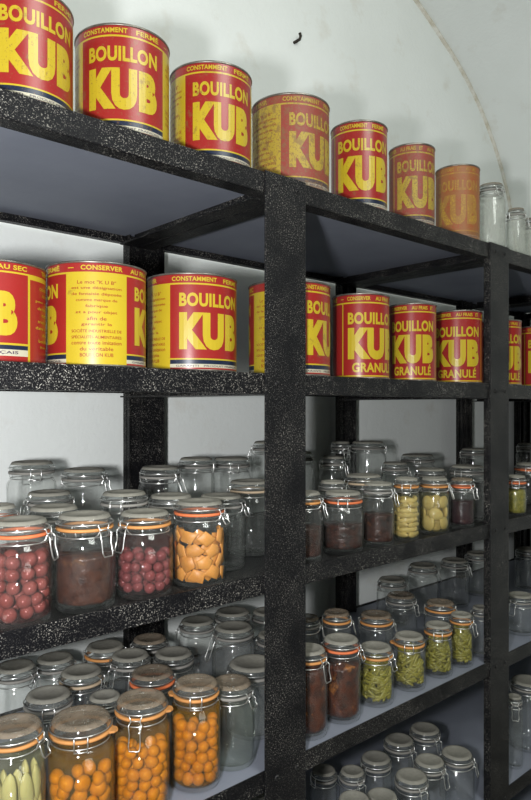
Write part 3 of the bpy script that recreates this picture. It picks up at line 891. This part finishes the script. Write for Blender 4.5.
 'b06': (5, 1.493, 1.070, .0475, .155, dict(ang=40, hang=.03), 'empty jar in the front row, third from near post, bottom shelf'),
 'b07': (5, 1.591, 1.080, .0458, .157, dict(ang=60, hang=.03), 'empty jar in the front row, second from far post, bottom shelf'),
 'b08': (5, 1.721, 1.075, .0495, .136, dict(ang=80), 'empty jar in the front row nearest the far post, bottom shelf'),
 'b09': (5, 1.374, 1.075, .0447, .145, dict(ang=50), 'empty jar front row, second from near post, cropped by the picture bottom'),
 'b10': (5, 1.265, 1.075, .0430, .180, dict(ang=50), 'empty jar front row, beside near post, cropped by the picture bottom'),
 't05': (5, 2.023, 1.056, .0247, .218, dict(ang=5, hang=.034), 'very slender empty bottle-like jar right behind the far post, bottom shelf'),
 't06': (5, 2.180, 1.090, .0610, .216, dict(ang=100), 'large empty jar beside the slender one beyond the far post'),
 'b11': (5, 1.080, 1.196, .0571, .200, dict(ang=100), 'empty jar whose lid just shows under lower jar shelf left of near post'),
 # top shelf
 'a01': (1, 1.921, 1.080, .0425, .216, dict(ang=35, hang=.016, glass='glass_frost', lid='lid_film'), 'tall empty jar beside the rusty orange can on the top shelf'),
 'a02': (1, 2.079, 1.080, .0305, .173, dict(ang=120, glass='glass_frost', lid='lid_film'), 'small empty jar over the far post, between two taller jars'),
 'a03': (1, 2.216, 1.100, .0387, .169, dict(ang=90, glass='glass_frost', lid='lid_film'), 'empty jar between the small jar and dark red can, top shelf'),
}
JO = {}
for key, (sh, X, Y, R, H, opt, lab) in list(JARS.items()):
    H += DROP[sh]; JARS[key] = (sh, X, Y, R, H, opt, lab)
    JO[key] = place_jar(X, Y, R, H, sh, lab, GRP[sh], **opt)

# ---- what is in the jars
def at(key): return JARS[key][1], JARS[key][2], JARS[key][3], JARS[key][0]
grape_m = mat_fruit('purple red grape skin', (.115, .030, .030), (.225, .095, .082), .25)
cherry_m = mat_fruit('dark cherry skin', (.105, .026, .034), (.205, .080, .082), .25)
plum_m = mat_fruit('golden plum skin', (.44, .205, .008), (.56, .29, .014), .33)
apri_m = mat_fruit('orange apricot flesh', (.46, .225, .010), (.57, .31, .018), .38)
slice_m = mat_fruit('apricot slice flesh', (.40, .145, .020), (.53, .225, .040), .45)
pear_m = mat_fruit('pale pear flesh', (.36, .335, .15), (.45, .41, .20), .45)
pale_m = mat_fruit('cream fruit flesh', (.41, .305, .105), (.50, .38, .15), .45)
bean_m = mat_fruit('cooked bean green', (.125, .120, .012), (.21, .185, .022), .4)

def fruit_meshes(base, r, mat, squash=1., lump=.02, crease=0.):
    out = []
    for s in range(3):
        me = sphere_mesh(base, r, r, r * squash, lump=lump, crease=crease, seed=s + 3); me.materials.append(mat); out.append(me)
    return out
X, Y, R, s = at('grape')
pack_round(X, Y, R, s, .126, .0118, fruit_meshes('grape', .0118, grape_m, 1.06), 'grape', 'round purple-red grape inside the large grape jar at the photo edge', 'grape', 'grapes in the jar', seed=2)
X, Y, R, s = at('cherry')
pack_round(X, Y, R, s, .103, .0108, fruit_meshes('cherry', .0108, cherry_m, 1.0), 'cherry', 'dark red cherry inside the clip-top jar beside the orange slices', 'cherry', 'cherries in the jar', seed=3)
X, Y, R, s = at('mirab2')
pack_round(X, Y, R, s, .148, .0118, fruit_meshes('plum', .0118, plum_m), 'plum', 'round golden-orange plum inside the jar nearest the near post', 'plum', 'golden plums in the jar by the near post', seed=4)
X, Y, R, s = at('mirab1')
pack_round(X, Y, R, s, .135, .0110, fruit_meshes('plum', .0110, apri_m, 1.1, .03), 'plum', 'small orange plum inside the jar with long hanging wire lever', 'plum', 'small orange plums in the lever jar', seed=5)
X, Y, R, s = at('abricot')
pack_round(X, Y, R, s, .138, .0145, fruit_meshes('apricot', .0145, apri_m, .8, .03, .12), 'apricot', 'soft orange apricot inside the wide jar beside the pale pears', 'apricot', 'apricots in the wide jar', .85, seed=6)
syr = dict(orange=mat_liquid('orange syrup', (.95, .72, .30), .19, (.40, .215, .016)), red=mat_liquid('red juice', (.90, .68, .67), .06, (.10, .03, .03)),
           pale=mat_liquid('pale syrup', (.95, .94, .82), .10, (.36, .33, .15)))
liquid(JO['mirab2'], at('mirab2')[2], .156, syr['orange']); liquid(JO['mirab1'], at('mirab1')[2], .150, syr['orange']); liquid(JO['abricot'], at('abricot')[2], .152, syr['orange'])
liquid(JO['pear3'], at('pear3')[2], .176, syr['pale']); liquid(JO['cherry'], at('cherry')[2], .104, syr['red']); liquid(JO['grape'], at('grape')[2], .120, syr['red'])
# apricot slices
ms = []; R0 = JARS['apricot'][3] - .0075
for k in range(6):
    me = chip_mesh('apricot_slice', .0175 + .0012 * (k % 4), .0140 + .0010 * (k % 5), .0034, R0, k); me.materials.append(slice_m); ms.append(me)
X, Y, R, s = at('apricot')
pack_pieces(X, Y, R, s, .126, ms, 'apricot_slice', 'orange apricot slice pressed against the glass of the slice jar', 'fruit slice', 'apricot slices in the jar', .0235, .0335, .0026, .7, seed=8)
# pears
def pear_mesh(name, L, w, t, mat, seed):
    vs = []; fs = []; n, k = 13, 10; rnd = random.Random(seed); bend = rnd.uniform(-.15, .15)
    for i in range(n):
        u = i / (n - 1)
        e = (math.sin(PI * min(1, u * 1.0)) ** .6) * (1 - .38 * u) if 0 < u < 1 else .05
        for j in range(k):
            q = 2 * PI * j / k
            vs.append(((u - .5) * L, t * e * math.cos(q), w * e * math.sin(q) + bend * L * (u - .5) ** 2 * 2))
    for i in range(n - 1):
        for j in range(k):
            l = (j + 1) % k; fs.append((i * k + j, i * k + l, (i + 1) * k + l, (i + 1) * k + j))
    fs.append(tuple(range(k))); fs.append(tuple((n - 1) * k + j for j in reversed(range(k))))
    b = MB(); b.add(vs, fs, 0, True); me = b.mesh(name); me.materials.append(mat); return me
X, Y, R, s = at('pear3')
pack_pieces(X, Y, R, s, .172, [pear_mesh('pear_half', .070, .0150, .0085, pear_m, k) for k in range(3)], 'pear_half',
            'pale green pear half standing upright inside the tall edge jar', 'pear half', 'pear halves in the tall jar', .044, .0250, .0092, .30, seed=9, upright=True)
for key, lab, g in (('pear1', 'pale cream fruit half inside the slimmer pale fruit jar', 'fruit halves in the slim jar'),
                    ('pear2', 'pale cream fruit half inside the wider pale fruit jar', 'fruit halves in the wide jar')):
    X, Y, R, s = at(key)
    fm = []
    for k in range(4):
        if key == 'pear1': me = sphere_mesh('fruit_half', .0215 + .0005 * k, .0066, .0088, lump=.04, seed=k + 11)
        else: me = sphere_mesh('fruit_half', .0205 + .0004 * k, .0072, .0175 + .0012 * k, lump=.035, seed=k + 21)
        me.materials.append(pale_m); fm.append(me)
    pack_pieces(X, Y, R, s, .122 if key == 'pear1' else .114, fm, 'fruit_half', lab, 'fruit half', g,
                .0125 if key == 'pear1' else .029, .030 if key == 'pear1' else .036, .0088, .2 if key == 'pear1' else .5, seed=len(lab))
    liquid(JO[key], R, .120 if key == 'pear1' else .112, syr['pale'])
# dense dark fillings
PR = dict(
    plum=mat_preserve('brown plum preserve', (.022, .007, .005), (.058, .019, .010), (.14, .058, .018)),
    dark=mat_preserve('dark brown preserve', (.010, .004, .003), (.040, .012, .007), (.10, .035, .010), .60, 70),
    jam=mat_preserve('purple black jam', (.010, .003, .005), (.028, .008, .011), (.05, .017, .014), .66),
    amber=mat_preserve('amber fruit preserve', (.022, .005, .002), (.075, .017, .005), (.30, .105, .018), .58, 48),
    olive=mat_preserve('yellow green vegetables', (.11, .105, .012), (.24, .21, .03), (.33, .28, .07), .55, 90))
for key, top, m, nm, lab in (
    ('plum', .094, 'plum', 'fruit_preserve', 'dark brown fruit preserve filling the jar beside the cherries'),
    ('dark1', .078, 'dark', 'fruit_preserve', 'dark preserve in the jar cut off by near post, upper jar shelf'),
    ('dark2', .068, 'dark', 'fruit_preserve', 'reddish-brown preserve in the squat coral-sealed jar'),
    ('dark3', .080, 'dark', 'fruit_preserve', 'dark brown preserve in the jar left of pale fruit halves'),
    ('dark4', .078, 'jam', 'fruit_jam', 'purplish-black jam in the small jar right of pale fruit'),
    ('amber1', .150, 'amber', 'fruit_preserve', 'dark amber fruit in the jar partly hidden by near post'),
    ('amber2', .128, 'amber', 'fruit_preserve', 'dark amber fruit in the fully visible jar beside green beans'),
    ('olive', .085, 'olive', 'pickled_vegetables', 'yellow-green vegetables in the small jar beyond the far post')):
    X, Y, R, s = at(key)
    preserve_fill(X, Y, R, JARS[key][4], s, top, PR[m], nm, lab, 'preserve', seed=len(lab))
for i, key in enumerate(('bean1', 'bean2', 'bean3', 'bean4')):
    X, Y, R, s = at(key)
    bean_fill(X, Y, R, JARS[key][4], s, .108, bean_m, ['green beans in the jar closest to the dark amber jars', 'green beans in the second bean jar from the amber jars',
              'green beans in the third bean jar from the amber jars', 'green beans in the slimmest bean jar by far post'][i], 20 + i)

# ------------------------------------------------------------------ camera and light
cam = bpy.data.cameras.new('camera'); co = bpy.data.objects.new('camera', cam); C.objects.link(co)
cam.lens = 674 / 800 * 36; cam.sensor_width = 36; cam.sensor_fit = 'AUTO'; cam.shift_y = .010
cam.clip_start = .02
co.location = (0, 0, EYE); co.rotation_euler = (PI / 2, 0, -math.atan2(SA, CA))
bpy.context.scene.camera = co

fl = bpy.data.lights.new('camera_flash', 'SPOT'); fl.energy = 106; fl.spot_size = R_(136); fl.spot_blend = .5; fl.shadow_soft_size = .042; fl.color = (.975, .985, 1)
fo = bpy.data.objects.new('camera_flash', fl); C.objects.link(fo)
fo.location = (-.148, .134, EYE - .02); fo.rotation_euler = (R_(97), 0, -math.atan2(SA, CA) + R_(4))
rl = bpy.data.lights.new('ambient_fill', 'AREA'); rl.shape = 'DISK'; rl.size = 1.1; rl.energy = 36; rl.color = (.96, 1, .95)  # added fill disc that supplies the soft ambient light, not a known fixture
ro = bpy.data.objects.new('ambient_fill', rl); C.objects.link(ro)
ro.location = (.8, -.7, EYE + 1.55); ro.rotation_euler = (R_(38), 0, 0)

w = bpy.data.worlds.new('world'); bpy.context.scene.world = w; w.use_nodes = True
w.node_tree.nodes['Background'].inputs[0].default_value = (.6, .65, .7, 1)
w.node_tree.nodes['Background'].inputs[1].default_value = .1

sc = bpy.context.scene
sc.view_settings.view_transform = 'Standard'; sc.view_settings.look = 'None'
sc.view_settings.gamma = 1; sc.view_settings.use_curve_mapping = False
sc.view_settings.exposure = 0.0
sc.cycles.transparent_max_bounces = 96
sc.cycles.max_bounces = 8; sc.cycles.diffuse_bounces = 4; sc.cycles.glossy_bounces = 4; sc.cycles.transmission_bounces = 8
sc.cycles.caustics_reflective = False; sc.cycles.caustics_refractive = False
sc.cycles.use_denoising = True
